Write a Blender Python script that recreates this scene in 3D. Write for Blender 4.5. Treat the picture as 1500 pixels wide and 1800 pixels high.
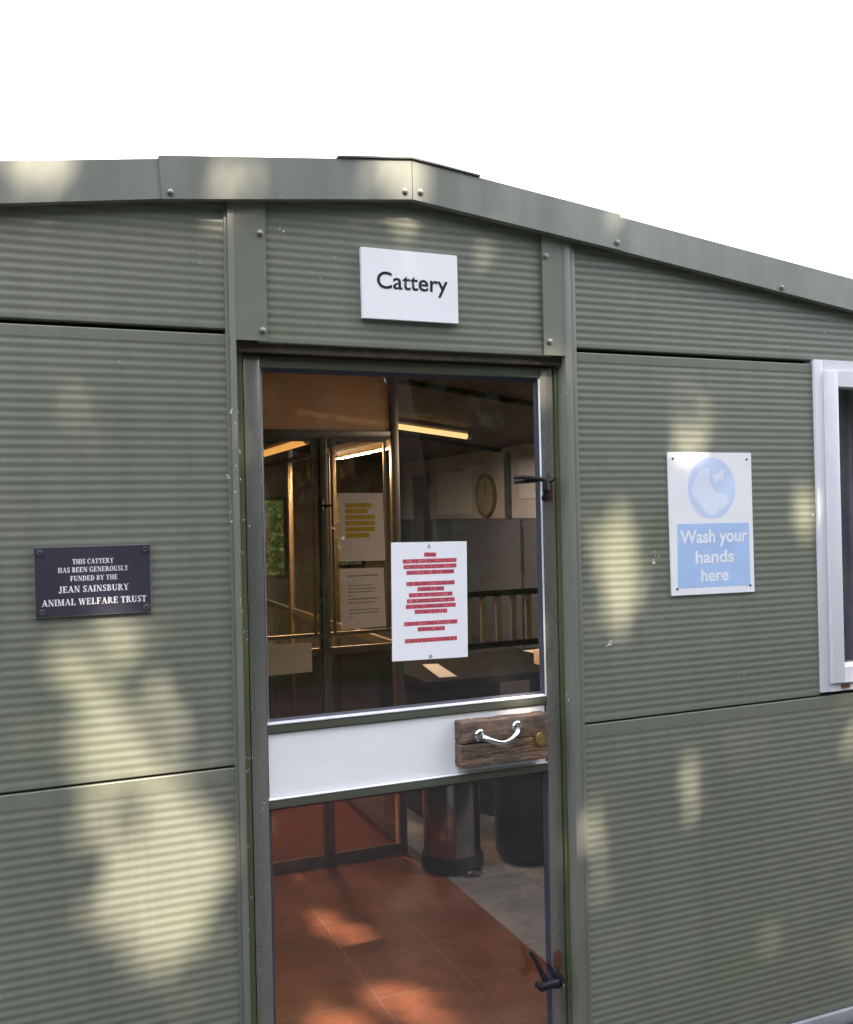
import bpy, bmesh, math, random
from mathutils import Vector, Matrix
random.seed(7)
R = math.radians
sc = bpy.context.scene
for o in list(bpy.data.objects): bpy.data.objects.remove(o)
COL = sc.collection

# ------------------------------------------------------------------ camera
cam_d = bpy.data.cameras.new('camera'); cam = bpy.data.objects.new('camera', cam_d); COL.objects.link(cam)
pit, yaw, rol = R(0.16057), R(22.35515), R(-1.28236)
fw = Vector((math.sin(yaw)*math.cos(pit), math.cos(yaw)*math.cos(pit), math.sin(pit)))
rt = fw.cross(Vector((0, 0, 1))).normalized(); up = rt.cross(fw)
rt2 = math.cos(rol)*rt + math.sin(rol)*up; up2 = -math.sin(rol)*rt + math.cos(rol)*up
m = Matrix((rt2, up2, -fw)).transposed().to_4x4(); m.translation = (-0.6221, -2.2516, 1.5)
cam.matrix_world = m
cam_d.sensor_fit = 'HORIZONTAL'; cam_d.sensor_width = 36; cam_d.lens = 36*1682.5/1500
cam_d.clip_start = .05; cam_d.clip_end = 500
sc.camera = cam

# ------------------------------------------------------------------ sky, sun, exposure
SUN = Vector((0.16, -1.0, 1.12)).normalized()
w = bpy.data.worlds.new('World'); sc.world = w; w.use_nodes = True
nt = w.node_tree; bg = nt.nodes['Background']
sky = nt.nodes.new('ShaderNodeTexSky'); sky.sky_type = 'NISHITA'; sky.sun_disc = False
sky.sun_elevation = math.asin(SUN.z); sky.sun_rotation = math.atan2(SUN.x, SUN.y)
sky.dust_density = 6.0; sky.ozone_density = 1.0; sky.air_density = 1.0
cl = nt.nodes.new('ShaderNodeMix'); cl.data_type = 'RGBA'       # bright thin cloud cover over the blue
cn = nt.nodes.new('ShaderNodeTexNoise'); cn.inputs['Scale'].default_value = 2.2; cn.inputs['Detail'].default_value = 6
cr = nt.nodes.new('ShaderNodeMapRange'); cr.inputs['From Min'].default_value = .3; cr.inputs['From Max'].default_value = .6
cr.inputs['To Min'].default_value = .45; cr.inputs['To Max'].default_value = .95
nt.links.new(cn.outputs['Fac'], cr.inputs['Value']); nt.links.new(cr.outputs[0], cl.inputs[0])
nt.links.new(sky.outputs[0], cl.inputs[6]); cl.inputs[7].default_value = (5.2, 5.45, 6.3, 1)
nt.links.new(cl.outputs[2], bg.inputs[0]); bg.inputs[1].default_value = 0.12
sl = bpy.data.lights.new('sun', 'SUN'); sl.energy = 2.35; sl.angle = R(0.5); sl.color = (1, .85, .70)
so = bpy.data.objects.new('sun', sl); COL.objects.link(so); so.rotation_euler = SUN.to_track_quat('Z', 'Y').to_euler()
so.location = (3, -15, 20)
sc.view_settings.view_transform = 'Standard'; sc.view_settings.look = 'None'
sc.view_settings.exposure = 2.7; sc.view_settings.gamma = 1
sc.render.engine = 'CYCLES'
sc.cycles.max_bounces = 8; sc.cycles.transparent_max_bounces = 12

# ------------------------------------------------------------------ materials
def nodes(name):
    m = bpy.data.materials.new(name); m.use_nodes = True
    return m, m.node_tree, m.node_tree.nodes['Principled BSDF']
def coords(t, scale=(1, 1, 1), loc=(0, 0, 0)):
    tc = t.nodes.new('ShaderNodeTexCoord'); mp = t.nodes.new('ShaderNodeMapping')
    mp.inputs['Scale'].default_value = scale; mp.inputs['Location'].default_value = loc
    t.links.new(tc.outputs['Object'], mp.inputs['Vector']); return mp.outputs['Vector']
def noise(t, vec, scale, detail=4, rough=.55):
    n = t.nodes.new('ShaderNodeTexNoise'); n.inputs['Scale'].default_value = scale
    n.inputs['Detail'].default_value = detail; n.inputs['Roughness'].default_value = rough
    t.links.new(vec, n.inputs['Vector']); return n.outputs['Fac']
def ramp(t, fac, stops):
    r = t.nodes.new('ShaderNodeValToRGB'); e = r.color_ramp.elements
    while len(e) < len(stops): e.new(.5)
    for k, (p, c) in enumerate(stops):
        e[k].position = p; e[k].color = (c, c, c, 1) if isinstance(c, (int, float)) else (*c, 1)
    t.links.new(fac, r.inputs['Fac']); return r.outputs['Color']
def mix(t, fac, a, b, mode='MIX'):
    x = t.nodes.new('ShaderNodeMix'); x.data_type = 'RGBA'; x.blend_type = mode
    for k, v in ((0, fac), (6, a), (7, b)):
        if isinstance(v, (int, float)): x.inputs[k].default_value = v
        elif isinstance(v, tuple): x.inputs[k].default_value = (*v, 1)
        else: t.links.new(v, x.inputs[k])
    return x.outputs[2]
def math_(t, op, a, b):
    x = t.nodes.new('ShaderNodeMath'); x.operation = op
    for k, v in ((0, a), (1, b)):
        if isinstance(v, (int, float)): x.inputs[k].default_value = v
        else: t.links.new(v, x.inputs[k])
    return x.outputs[0]
def bump(t, p, h, dist, strength=1):
    b = t.nodes.new('ShaderNodeBump'); b.inputs['Distance'].default_value = dist; b.inputs['Strength'].default_value = strength
    t.links.new(h, b.inputs['Height']); t.links.new(b.outputs['Normal'], p.inputs['Normal'])
def mat(name, col, rough=.5, metal=0, var=.15, scale=6, stretch=(1, 1, 1), bd=0, bs=30, spec=None, specks=0, rvar=0):
    m, t, p = nodes(name)
    v = coords(t, stretch)
    f = noise(t, v, scale, 5)
    lo = tuple(max(0, c*(1-var)) for c in col); hi = tuple(min(1, c*(1+var)) for c in col)
    c = ramp(t, f, [(.3, lo), (.7, hi)])
    if specks:
        vo = t.nodes.new('ShaderNodeTexVoronoi'); vo.inputs['Scale'].default_value = 9
        v2 = coords(t, (1, 0.02, .8)); t.links.new(v2, vo.inputs['Vector'])
        n2 = noise(t, v2, 3.1, 2)
        nn = noise(t, v2, 160, 2)
        th = math_(t, 'MULTIPLY', math_(t, 'SUBTRACT', n2, .47), .22*specks)
        d = math_(t, 'ADD', vo.outputs['Distance'], math_(t, 'MULTIPLY', math_(t, 'SUBTRACT', nn, .5), .045))
        g = math_(t, 'LESS_THAN', d, th)
        c = mix(t, math_(t, 'MULTIPLY', g, .75), c, (.72, .72, .68))
    t.links.new(c, p.inputs['Base Color'])
    p.inputs['Metallic'].default_value = metal
    if rvar:
        rr = t.nodes.new('ShaderNodeMapRange'); rr.inputs['To Min'].default_value = rough-rvar; rr.inputs['To Max'].default_value = rough+rvar
        t.links.new(noise(t, v, scale*2.3, 6), rr.inputs['Value']); t.links.new(rr.outputs[0], p.inputs['Roughness'])
    else: p.inputs['Roughness'].default_value = rough
    if spec is not None: p.inputs['Specular IOR Level'].default_value = spec
    if bd: bump(t, p, noise(t, v, bs, 4), bd)
    return m
def glass(name, tint=(1, 1, 1), dirt=.05, body=None, rough=0.0, bodycol=(.3, .2, .13), ior=1.5):
    m = bpy.data.materials.new(name); m.use_nodes = True; t = m.node_tree; t.nodes.clear()
    out = t.nodes.new('ShaderNodeOutputMaterial')
    tr = t.nodes.new('ShaderNodeBsdfTransparent'); tr.inputs[0].default_value = (*tint, 1)
    gl = t.nodes.new('ShaderNodeBsdfGlossy'); gl.inputs['Roughness'].default_value = rough; gl.inputs[0].default_value = (1, 1, 1, 1)
    fr = t.nodes.new('ShaderNodeFresnel'); fr.inputs[0].default_value = ior
    geo = t.nodes.new('ShaderNodeNewGeometry')
    f2 = math_(t, 'MULTIPLY', math_(t, 'MINIMUM', math_(t, 'MULTIPLY', fr.outputs[0], 2.1), 1.0), math_(t, 'SUBTRACT', 1.0, geo.outputs['Backfacing']))
    mx = t.nodes.new('ShaderNodeMixShader'); t.links.new(f2, mx.inputs[0]); t.links.new(tr.outputs[0], mx.inputs[1]); t.links.new(gl.outputs[0], mx.inputs[2])
    df = t.nodes.new('ShaderNodeBsdfDiffuse'); df.inputs[0].default_value = (*(bodycol if body else (.6, .6, .6)), 1)
    v = coords(t); n = noise(t, v, 5, 6, .65); n2 = noise(t, v, 120, 2)
    if body: fac = math_(t, 'ADD', math_(t, 'MULTIPLY', n, .12), body)
    else:
        a = math_(t, 'MULTIPLY', ramp(t, n, [(.52, 0.0), (.85, 1.0)]), dirt*.45)
        b = math_(t, 'MULTIPLY', ramp(t, n2, [(.76, 0.0), (.80, 1.0)]), dirt*8)
        fac = math_(t, 'ADD', math_(t, 'ADD', a, b), dirt*.01)
    body_out = df.outputs[0]
    if body:                                          # cloudy plastic lets light through from behind
        tl = t.nodes.new('ShaderNodeBsdfTranslucent'); tl.inputs[0].default_value = (*bodycol, 1)
        mb_ = t.nodes.new('ShaderNodeMixShader'); mb_.inputs[0].default_value = .5
        t.links.new(df.outputs[0], mb_.inputs[1]); t.links.new(tl.outputs[0], mb_.inputs[2]); body_out = mb_.outputs[0]
    m2 = t.nodes.new('ShaderNodeMixShader'); t.links.new(fac, m2.inputs[0]); t.links.new(mx.outputs[0], m2.inputs[1]); t.links.new(body_out, m2.inputs[2])
    t.links.new(m2.outputs[0], out.inputs[0]); return m
def emit(name, col, s):
    m, t, p = nodes(name); p.inputs['Base Color'].default_value = (.8, .8, .8, 1)
    p.inputs['Emission Color'].default_value = (*col, 1); p.inputs['Emission Strength'].default_value = s; return m

M = {}
def cladding():
    m = mat('green_grey_cladding', (.160, .170, .133), .42, 0, .08, 2.2, bd=.004, bs=1.7, specks=1.0, rvar=.06)
    t = m.node_tree; p = t.nodes['Principled BSDF']; src = p.inputs['Base Color'].links[0].from_socket
    a = noise(t, coords(t, (9, 1, .5)), 2.2, 6, .7)            # rain streaks
    c = mix(t, ramp(t, a, [(.46, 0.0), (.72, .40)]), src, (.105, .115, .085))
    g = noise(t, coords(t, (1, 1, 1.4)), 1.3, 5, .6)           # green algae bloom
    c = mix(t, ramp(t, g, [(.50, 0.0), (.75, .35)]), c, (.135, .165, .085))
    f = noise(t, coords(t, (1, 1, 4)), 45, 4, .7)              # fine dirt
    c = mix(t, ramp(t, f, [(.52, 0.0), (.75, .28)]), c, (.10, .10, .08))
    t.links.new(c, p.inputs['Base Color']); return m
M['clad'] = cladding()
M['trim'] = mat('green_grey_trim', (.162, .170, .138), .38, 0, .08, 4, bd=.003, bs=2.0, specks=.8, rvar=.06)
M['fascia'] = mat('grey_green_flashing', (.275, .288, .25), .32, .35, .13, 5, stretch=(2, 1, .5), bd=.005, bs=1.8, specks=.7, rvar=.07)
M['bead'] = mat('sky_glint_bead', (.88, .88, .92), .30, .35, .06, 30, stretch=(1, 1, .3))  # sky reflected along the glazing sill, put into a near-white base colour
M['edgeglint'] = mat('edge_glint_bead', (.62, .61, .63), .32, .5, .35, 14, stretch=(1, 1, .25))  # bright edge of the stiles: the sky glint is painted into the colour
M['rail'] = mat('green_reflection_aluminium', (.135, .145, .105), .30, .45, .15, 9, stretch=(.12, 1, 1), rvar=.06)  # same metal as the stiles; reflected foliage painted in as olive
M['alu'] = mat('weathered_aluminium', (.37, .365, .33), .28, .75, .18, 9, stretch=(1, 1, .12), bd=.0006, bs=20, specks=.9, rvar=.08)
M['frame'] = mat('olive_metal_frame', (.125, .145, .07), .4, .2, .25, 8, stretch=(1, 1, .2), specks=1.3)
M['grime'] = mat('grimy_header', (.06, .045, .03), .7, 0, .5, 14)
M['dark'] = mat('dark_void', (.012, .012, .012), .9)
M['rubber'] = mat('blue_black_gasket', (.028, .030, .05), .45, 0, .3, 10)
M['board'] = mat('white_plastic_panel', (.86, .86, .87), .35, 0, .035, 8, stretch=(.4, 1, 1))
M['sign'] = mat('white_sign_board', (.86, .86, .88), .25, 0, .02, 3)
M['paper'] = mat('white_paper', (.86, .86, .89), .6, 0, .03, 5)
M['ink'] = mat('black_lettering', (.012, .012, .02), .4)
M['plaque'] = mat('dark_blue_plaque', (.048, .046, .066), .33, .1, .12, 5)
M['plaqueedge'] = mat('plaque_edge', (.25, .25, .25), .4, .4)
M['plaqueedge2'] = mat('dark_screw_head', (.11, .11, .12), .4, .5, .2, 60)
M['silver'] = mat('silver_lettering', (.80, .78, .80), .45, .0, .08, 60)
M['screw'] = mat('screw_steel', (.22, .22, .20), .45, .6, .3, 60)
M['chrome'] = mat('chrome', (.82, .82, .82), .08, 1, .04, 20)
M['brass'] = mat('brass', (.62, .46, .22), .28, 1, .1, 30)
M['black'] = mat('black_plastic', (.010, .010, .014), .42, 0, .2, 20, spec=.25)
M['rust'] = mat('rusty_bracket', (.11, .045, .022), .7, .2, .4, 60)
M['upvc'] = mat('white_window_frame', (.70, .70, .74), .28, 0, .03, 4)
M['fadedhands'] = mat('faded_hands_print', (.74, .80, .91), .3, 0, .05, 9)
M['paleblue'] = mat('faded_blue_print', (.42, .57, .84), .3, 0, .10, 7)
M['palerblue'] = mat('fainter_blue_print', (.58, .69, .88), .3, 0, .12, 9)
M['fadedwhite'] = mat('faded_white_print', (.84, .86, .92), .3, 0, .04, 9)
M['redbar'] = mat('red_highlight', (.52, .07, .10), .6, 0, .35, 190, stretch=(1, 1, .5))
M['redink'] = mat('pink_lettering', (.70, .28, .32), .6, 0, .3, 200)
M['darkred'] = mat('dark_red_lettering', (.25, .03, .07), .6, 0, .3, 200)
M['greydot'] = mat('grey_mark', (.36, .40, .50), .6)
M['ochre'] = mat('ochre_highlight', (.52, .36, .02), .7, 0, .15, 60)
M['greyink'] = mat('grey_lettering', (.25, .20, .18), .7)
M['note'] = mat('pinkish_notice_paper', (.74, .65, .62), .7, 0, .03, 5)
M['clockrim'] = mat('dull_clock_rim', (.14, .11, .07), .6)
M['olivedial'] = mat('yellowed_clock_dial', (.26, .24, .14), .6, 0, .1, 8)
M['cream'] = mat('cream_card', (.66, .58, .46), .7, 0, .03, 5)
M['panealu'] = mat('pen_frame_aluminium', (.24, .21, .18), .32, .7, .12, 8, stretch=(1, 1, .1))
M['brown'] = mat('brown_pen_backing', (.060, .038, .025), .6, 0, .2, 3)
M['ceil'] = mat('dark_ceiling_boards', (.075, .044, .026), .6, 0, .35, 5, stretch=(8, .6, 1), bd=.004, bs=12)
M['beam'] = mat('dark_beam', (.02, .015, .012), .6)
M['inwhite'] = mat('dull_white_wall', (.42, .38, .36), .6, 0, .08, 3)
M['ingrey'] = mat('grey_wall_paint', (.075, .072, .082), .5, 0, .08, 3)
M['bluegrey'] = mat('grey_cabinet', (.095, .092, .108), .6, 0, .1, 3)
M['cabwhite'] = mat('white_cabinet', (.50, .47, .46), .4, 0, .05, 3)
M['darkwood'] = mat('dark_desk', (.014, .012, .012), .85, 0, .3, 10, stretch=(.3, 2, 2), spec=.04)
M['steel'] = mat('bin_steel', (.36, .36, .36), .16, 1, .06, 10)
M['slat'] = mat('grey_slats', (.15, .14, .13), .5, 0, .15, 10)
M['curtain'] = mat('dark_curtain', (.24, .22, .24), .9, 0, .35, 14, stretch=(3, 3, .15))
M['roof'] = mat('roof_sheet', (.10, .105, .10), .5, .2)
M['glass'] = glass('door_glass', (.94, .94, .93), .025)
M['penglass'] = glass('pen_glass', (.88, .85, .80), .03)
M['smoked'] = glass('smoked_pen_glass', (.50, .44, .38), .03)
M['haze_pane'] = glass('cloudy_brown_pane', (.9, .8, .7), body=.72, bodycol=(.80, .64, .48))
M['winglass'] = glass('window_glass', (.90, .90, .92), .05)
M['tube'] = emit('fluorescent_tube', (1, .68, .26), .20)
M['warmtube'] = emit('warm_tube', (1, .50, .12), .20)
M['bark'] = mat('bark', (.09, .07, .05), .9, 0, .4, 6, stretch=(1, 1, .3), bd=.02, bs=14)
M['conc'] = mat('dark_paving', (.075, .072, .066), .85, 0, .15, 1.5, bd=.002, bs=60)
M['kerb'] = mat('grey_base_metal', (.30, .31, .34), .45, .1, .1, 6)

def leafmat(name, col, sss=.35):
    m, t, p = nodes(name)
    tc = t.nodes.new('ShaderNodeNewGeometry')
    c = ramp(t, tc.outputs['Random Per Island'], [(0, tuple(x*.6 for x in col)), (.6, col), (1, tuple(min(1, x*1.6) for x in col))])
    t.links.new(c, p.inputs['Base Color']); p.inputs['Roughness'].default_value = .5
    tl = t.nodes.new('ShaderNodeBsdfTranslucent'); t.links.new(c, tl.inputs[0])
    mx = t.nodes.new('ShaderNodeMixShader'); mx.inputs[0].default_value = sss
    out = t.nodes['Material Output']; t.links.new(p.outputs[0], mx.inputs[1]); t.links.new(tl.outputs[0], mx.inputs[2]); t.links.new(mx.outputs[0], out.inputs[0])
    return m
M['leaf'] = leafmat('tree_leaves', (.045, .085, .02)); M['hedge'] = leafmat('hedge_leaves', (.08, .15, .03))
M['grass'] = mat('grass', (.04, .06, .02), .9, 0, .3, 3)

def wood():
    m, t, p = nodes('weathered_wood')
    v = coords(t, (1, 6, 9)); f = noise(t, v, 9, 8, .7); f2 = noise(t, coords(t), 14, 3); f3 = noise(t, coords(t, (1, 6, 16)), 26, 6, .8)
    c = ramp(t, f, [(.28, (.030, .024, .022)), (.44, (.10, .068, .048)), (.60, (.22, .150, .10)), (.78, (.46, .37, .29))])
    c = mix(t, math_(t, 'MULTIPLY', ramp(t, f2, [(.52, 0.0), (.70, 1.0)]), .6), c, (.36, .17, .06))
    c = mix(t, math_(t, 'MULTIPLY', ramp(t, f3, [(.36, 1.0), (.45, 0.0)]), .8), c, (.02, .014, .014))
    t.links.new(c, p.inputs['Base Color']); p.inputs['Roughness'].default_value = .75
    bump(t, p, math_(t, 'ADD', f, f3), .004); return m
M['wood'] = wood()
def tiles(name, c1, c2, mortar, size, loc, msz=.004, rough=.40):
    m, t, p = nodes(name); p.inputs['Specular IOR Level'].default_value = .28
    v = coords(t, (1, 1, 1), loc); b = t.nodes.new('ShaderNodeTexBrick'); t.links.new(v, b.inputs['Vector'])
    b.offset = 0; b.squash = 1; b.inputs['Scale'].default_value = 1; b.inputs['Brick Width'].default_value = size; b.inputs['Row Height'].default_value = size
    b.inputs['Mortar Size'].default_value = msz; b.inputs['Mortar Smooth'].default_value = .2
    b.inputs['Color1'].default_value = (*c1, 1); b.inputs['Color2'].default_value = (*c2, 1); b.inputs['Mortar'].default_value = (*mortar, 1)
    n = noise(t, v, 7, 8, .72)
    c = mix(t, ramp(t, n, [(.38, 0.0), (.66, .75)]), b.outputs['Color'], tuple(x*.45 for x in c1), 'MIX')
    t.links.new(c, p.inputs['Base Color'])
    rr = t.nodes.new('ShaderNodeMapRange'); rr.inputs['To Min'].default_value = rough-.08; rr.inputs['To Max'].default_value = rough+.22
    t.links.new(n, rr.inputs['Value']); t.links.new(rr.outputs[0], p.inputs['Roughness'])
    bump(t, p, b.outputs['Fac'], -.002); return m
M['terra'] = tiles('terracotta_tiles', (.235, .076, .040), (.165, .056, .033), (.235, .14, .095), .30, (-.04, -.27, 0))
M['palefloor'] = tiles('pale_floor_tiles', (.30, .30, .33), (.27, .27, .29), (.22, .2, .19), .60, (-.03, -.1, 0), .004, .4)

# ------------------------------------------------------------------ mesh helpers
def tag(o, label=None, cat=None, group=None, kind=None):
    if label: o['label'] = label
    if cat: o['category'] = cat
    if group: o['group'] = group
    if kind: o['kind'] = kind
    return o
def empty(name, loc=(0, 0, 0)):
    o = bpy.data.objects.new(name, None); o.empty_display_size = .1; COL.objects.link(o); o.location = loc; return o
class MB:
    def __init__(s): s.bm = bmesh.new()
    def face(s, pts):
        return s.bm.faces.new([s.bm.verts.new(p) for p in pts])
    def box(s, x0, x1, y0, y1, z0, z1, bev=0):
        r = bmesh.ops.create_cube(s.bm, size=1); vs = r['verts']
        for v in vs: v.co = Vector(((x0+x1)/2+v.co.x*(x1-x0), (y0+y1)/2+v.co.y*(y1-y0), (z0+z1)/2+v.co.z*(z1-z0)))
        if bev:
            es = list({e for v in vs for e in v.link_edges}); bmesh.ops.bevel(s.bm, geom=es, offset=bev, segments=2, affect='EDGES', profile=.6)
        return s
    def prism(s, poly, y0, y1):                     # polygon in x,z extruded along y
        a = [s.bm.verts.new((x, y0, z)) for x, z in poly]; b = [s.bm.verts.new((x, y1, z)) for x, z in poly]
        s.bm.faces.new(a); s.bm.faces.new(b[::-1]); n = len(poly)
        for i in range(n): s.bm.faces.new((a[i], b[i], b[(i+1) % n], a[(i+1) % n]))
        return s
    def tube(s, pts, r, n=10, cap=True):
        pts = [Vector(p) for p in pts]; rs = r if isinstance(r, (list, tuple)) else [r]*len(pts); rings = []
        ref = Vector((0, 0, 1))
        for i, p in enumerate(pts):
            d = (pts[min(i+1, len(pts)-1)]-pts[max(i-1, 0)]).normalized()
            a = d.cross(ref)
            if a.length < .1: a = d.cross(Vector((1, 0, 0)))
            a.normalize(); b = d.cross(a)
            rings.append([s.bm.verts.new(p+rs[i]*(math.cos(2*math.pi*k/n)*a+math.sin(2*math.pi*k/n)*b)) for k in range(n)])
        for i in range(len(rings)-1):
            for k in range(n):
                s.bm.faces.new((rings[i][k], rings[i][(k+1) % n], rings[i+1][(k+1) % n], rings[i+1][k]))
        if cap: s.bm.faces.new(rings[0][::-1]); s.bm.faces.new(rings[-1])
        return s
    def lathe(s, prof, c, axis='Z', n=32, cap=True):           # prof: (radius, height along axis)
        rings = []
        for r, h in prof:
            ring = []
            for k in range(n):
                a = 2*math.pi*k/n; u, v = r*math.cos(a), r*math.sin(a)
                q = (u, v, h) if axis == 'Z' else ((u, h, v) if axis == 'Y' else (h, u, v))
                ring.append(s.bm.verts.new(Vector(c)+Vector(q)))
            rings.append(ring)
        for i in range(len(rings)-1):
            for k in range(n): s.bm.faces.new((rings[i][k], rings[i][(k+1) % n], rings[i+1][(k+1) % n], rings[i+1][k]))
        for ring, h in ((rings[0], 0), (rings[-1], 1)):
            if cap and (prof[0] if h == 0 else prof[-1])[0] > 1e-5: s.bm.faces.new(ring)
        return s
    def build(s, name, m, parent=None, smooth=False, edge=None):
        bmesh.ops.remove_doubles(s.bm, verts=s.bm.verts, dist=1e-6)
        bmesh.ops.recalc_face_normals(s.bm, faces=s.bm.faces)
        me = bpy.data.meshes.new(name); s.bm.to_mesh(me); s.bm.free()
        o = bpy.data.objects.new(name, me); COL.objects.link(o); me.materials.append(m)
        if smooth:
            for p in me.polygons: p.use_smooth = True
            if smooth != 'all':
                me.set_sharp_from_angle(angle=R(38))
        if parent: o.parent = parent
        return o
def bx(name, m, parent, *a, bev=0): return MB().box(*a, bev=bev).build(name, m, parent, smooth=bool(bev))

RX, PITCH = .283, .131
def roofz(x, T): return T-PITCH*abs(x-RX)

# ================================================================== THE BUILDING
bld = empty('cattery_building', (.283, 0, -.12))
tag(bld, 'green grey ribbed metal building with shallow gable roof and glazed metal door', 'building')
INV = Matrix.Translation((-.283, 0, .12))
def part(o):                                          # parts are modelled in world metres; keep them there under the empty
    o.parent = bld; o.matrix_parent_inverse = INV; return o
def P(mb, name, m, smooth=False): return part(mb.build(name, m, None, smooth))

def corrugated(x0, x1, z0, z1, T=None, top_flat=.026, bot_flat=.010):
    mb = MB(); bm = mb.bm; zs = []; prev = None
    z = z0
    while z < z1-1e-6: zs.append(z); z += .0025
    zs.append(z1)
    rows = [(z0, .03, x0, x1)]
    lim0, lim1 = z0+bot_flat, z1-top_flat
    for z in zs:
        a, b = x0, x1
        if T is not None:
            hw = (T-z)/PITCH
            if hw < .01: break
            a, b = max(x0, RX-hw), min(x1, RX+hw)
            if b-a < .01: break
        y = -.0012
        if lim0 < z < lim1 or (T is not None and z > lim0):
            e = min(1, (z-lim0)/.004); y = -.0012+e*.00062*(1-math.cos(2*math.pi*(z-lim0)/.02))
        y += .0007*math.sin(z*2.1+x0*3)
        rows.append((z, y, a, b))
    if T is None: rows += [(z1+.0022, .0022, x0, x1), (z1+.0024, .03, x0, x1)]
    for z, y, a, b in rows:
        cur = [bm.verts.new((a+(b-a)*k/6, y, z)) for k in range(7)]
        if prev:
            for k in range(6): bm.faces.new((prev[k], prev[k+1], cur[k+1], cur[k]))
        prev = cur
    return mb
LX0, RX1 = -2.30, 2.86
PANELS = []
for n, (x0, x1, z0, z1, T) in enumerate([
        (LX0, -.192, 1.946, 2.6, 2.345), (LX0, -.192, .923, 1.932, None), (LX0, -.192, -.045, .9155, None),
        (-.12, .68, 1.919, 2.6, 2.345),
        (.751, RX1, 1.946, 2.6, 2.345), (.751, 1.590, .923, 1.932, None), (2.21, RX1, .923, 1.932, None), (.751, RX1, -.045, .9155, None)]):
    PANELS.append(((x0, x1, z0, z1), P(corrugated(x0, x1, z0, z1, T), 'wall_panel', M['clad'], 'all')))
# dark backing behind the ribbed sheets
def wallpoly(x0, x1, z0, T):
    pts = [(x0, z0), (x1, z0), (x1, roofz(x1, T))]
    if x0 < RX < x1: pts.append((RX, T))
    pts.append((x0, roofz(x0, T))); return pts
mb = MB()
mb.prism(wallpoly(LX0, -.178, -.04, 2.33), .032, .085)
mb.prism(wallpoly(-.178, .735, 1.935, 2.33), .032, .085)
mb.prism([(.735, -.04), (1.60, -.04), (1.60, roofz(1.60, 2.33)), (.735, roofz(.735, 2.33))], .032, .085)
mb.prism([(1.60, -.04), (2.20, -.04), (2.20, .94), (1.60, .94)], .032, .085)
mb.prism([(1.60, 1.94), (2.20, 1.94), (2.20, roofz(2.20, 2.33)), (1.60, roofz(1.60, 2.33))], .032, .085)
mb.prism([(2.20, -.04), (RX1, -.04), (RX1, roofz(RX1, 2.33)), (2.20, roofz(2.20, 2.33))], .032, .085)
P(mb, 'wall_core', M['dark'])
# posts
def post(xa, xb, xc, flange, top):
    mb = MB(); lo, hi = (xa, xb)
    mb.box(xa, xb, -.012, .080, -.05, top, bev=.0015)
    mb.box(min(xc, flange), max(xc, flange), -.0055, .030, -.05, top-.004, bev=.001)
    return P(mb, 'wall_post', M['trim'], True)
POSTS = [post(-.1885, -.1735, -.1885, -.196, 2.262), post(.7145, .7355, .7355, .7535, 2.262)]
# cover plates at the door head, with their screws
def screw(x, y, z, parent, r=.0065):
    s = MB().lathe([(r*1.5, 0), (r*1.45, -.0012), (r, -.0016), (r*.95, -.005), (r*.5, -.0068), (0, -.007)], (x, y, z), 'Y', 14).build('screw', M['screw'], None, True)
    s.parent = parent; s.matrix_parent_inverse = parent.matrix_world.inverted(); return s
pl = P(MB().prism([(-.1735, 1.921), (-.098, 1.921), (-.098, 2.262), (-.1735, 2.252)], -.0105, -.0085), 'cover_plate', M['trim'])
bpy.context.view_layer.update()
screw(-.112, -.0105, 2.176, pl); screw(-.110, -.0105, 1.945, pl)
pr = P(MB().prism([(.650, 1.920), (.7145, 1.920), (.7145, 2.262), (.650, 2.262)], -.0105, -.0085), 'cover_plate', M['trim'])
screw(.661, -.0105, 2.185, pr); screw(.667, -.0105, 1.956, pr)
# fascia flashings (outline measured at the wall plane, set 30 mm proud of it)
def q(x, z, Y=-.03): k = 1+Y/2.2516; return (-.6221+(x+.6221)*k, 1.5+(z-1.5)*k)
def flashing(pts, y, screws, lip=True):
    mb = MB(); mb.prism([q(*p) for p in pts], y-.0012, y+.0012)
    a, b = q(*pts[0]), q(*pts[1])
    mb.prism([(a[0], a[1]), (b[0], b[1]), (b[0], b[1]+.002), (a[0], a[1]+.002)], y+.0012, y+.022)
    c, d = q(*pts[2]), q(*pts[3])
    mb.prism([(c[0], c[1]), (d[0], d[1]), (d[0], d[1]-.002), (c[0], c[1]-.002)], y+.0012, y+.10)
    o = P(mb, 'fascia', M['fascia'])
    for x, z in screws: s = q(x, z); screw(s[0], y-.0012, s[1], o, .0062)
    return o
# order: bottom-left, bottom-right, top-right, top-left
flashing([(-2.42, 1.955), (-.325, 2.239), (-.325, 2.331), (-2.42, 2.046)], -.030, [])
flashing([(-.334, 2.236), (.2822, 2.2995), (.2822, 2.400), (-.341, 2.335)], -.034, [(-.316, 2.253), (.263, 2.317)])
flashing([(.2838, 2.2995), (.905, 2.223), (.905, 2.323), (.2838, 2.400)], -.034, [(.305, 2.320), (.891, 2.243)])
flashing([(.895, 2.2245), (3.05, 1.935), (3.05, 2.040), (.895, 2.3195)], -.030, [(1.476, 2.159), (2.3, 2.05)])
mb = MB()
for xs in ((.086, .283), (.283, .473)):
    a, b = q(xs[0], 2.380 if xs[0] < .2 else 2.4005), q(xs[1], 2.4005 if xs[1] < .4 else 2.3765)
    mb.prism([(a[0], a[1]+.001), (b[0], b[1]+.001), (b[0], b[1]+.0055), (a[0], a[1]+.0055)], -.040, 7.1)
mb.prism([(.255, 2.290), (.285, 2.290), (.285, 2.384), (.255, 2.382)], -.0320, -.0240)  # added backing behind the fascia joint, stops sun leaking through
P(mb, 'ridge_cap', M['roof'])
mb = MB(); e0, e1 = -2.40, 2.97
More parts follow.
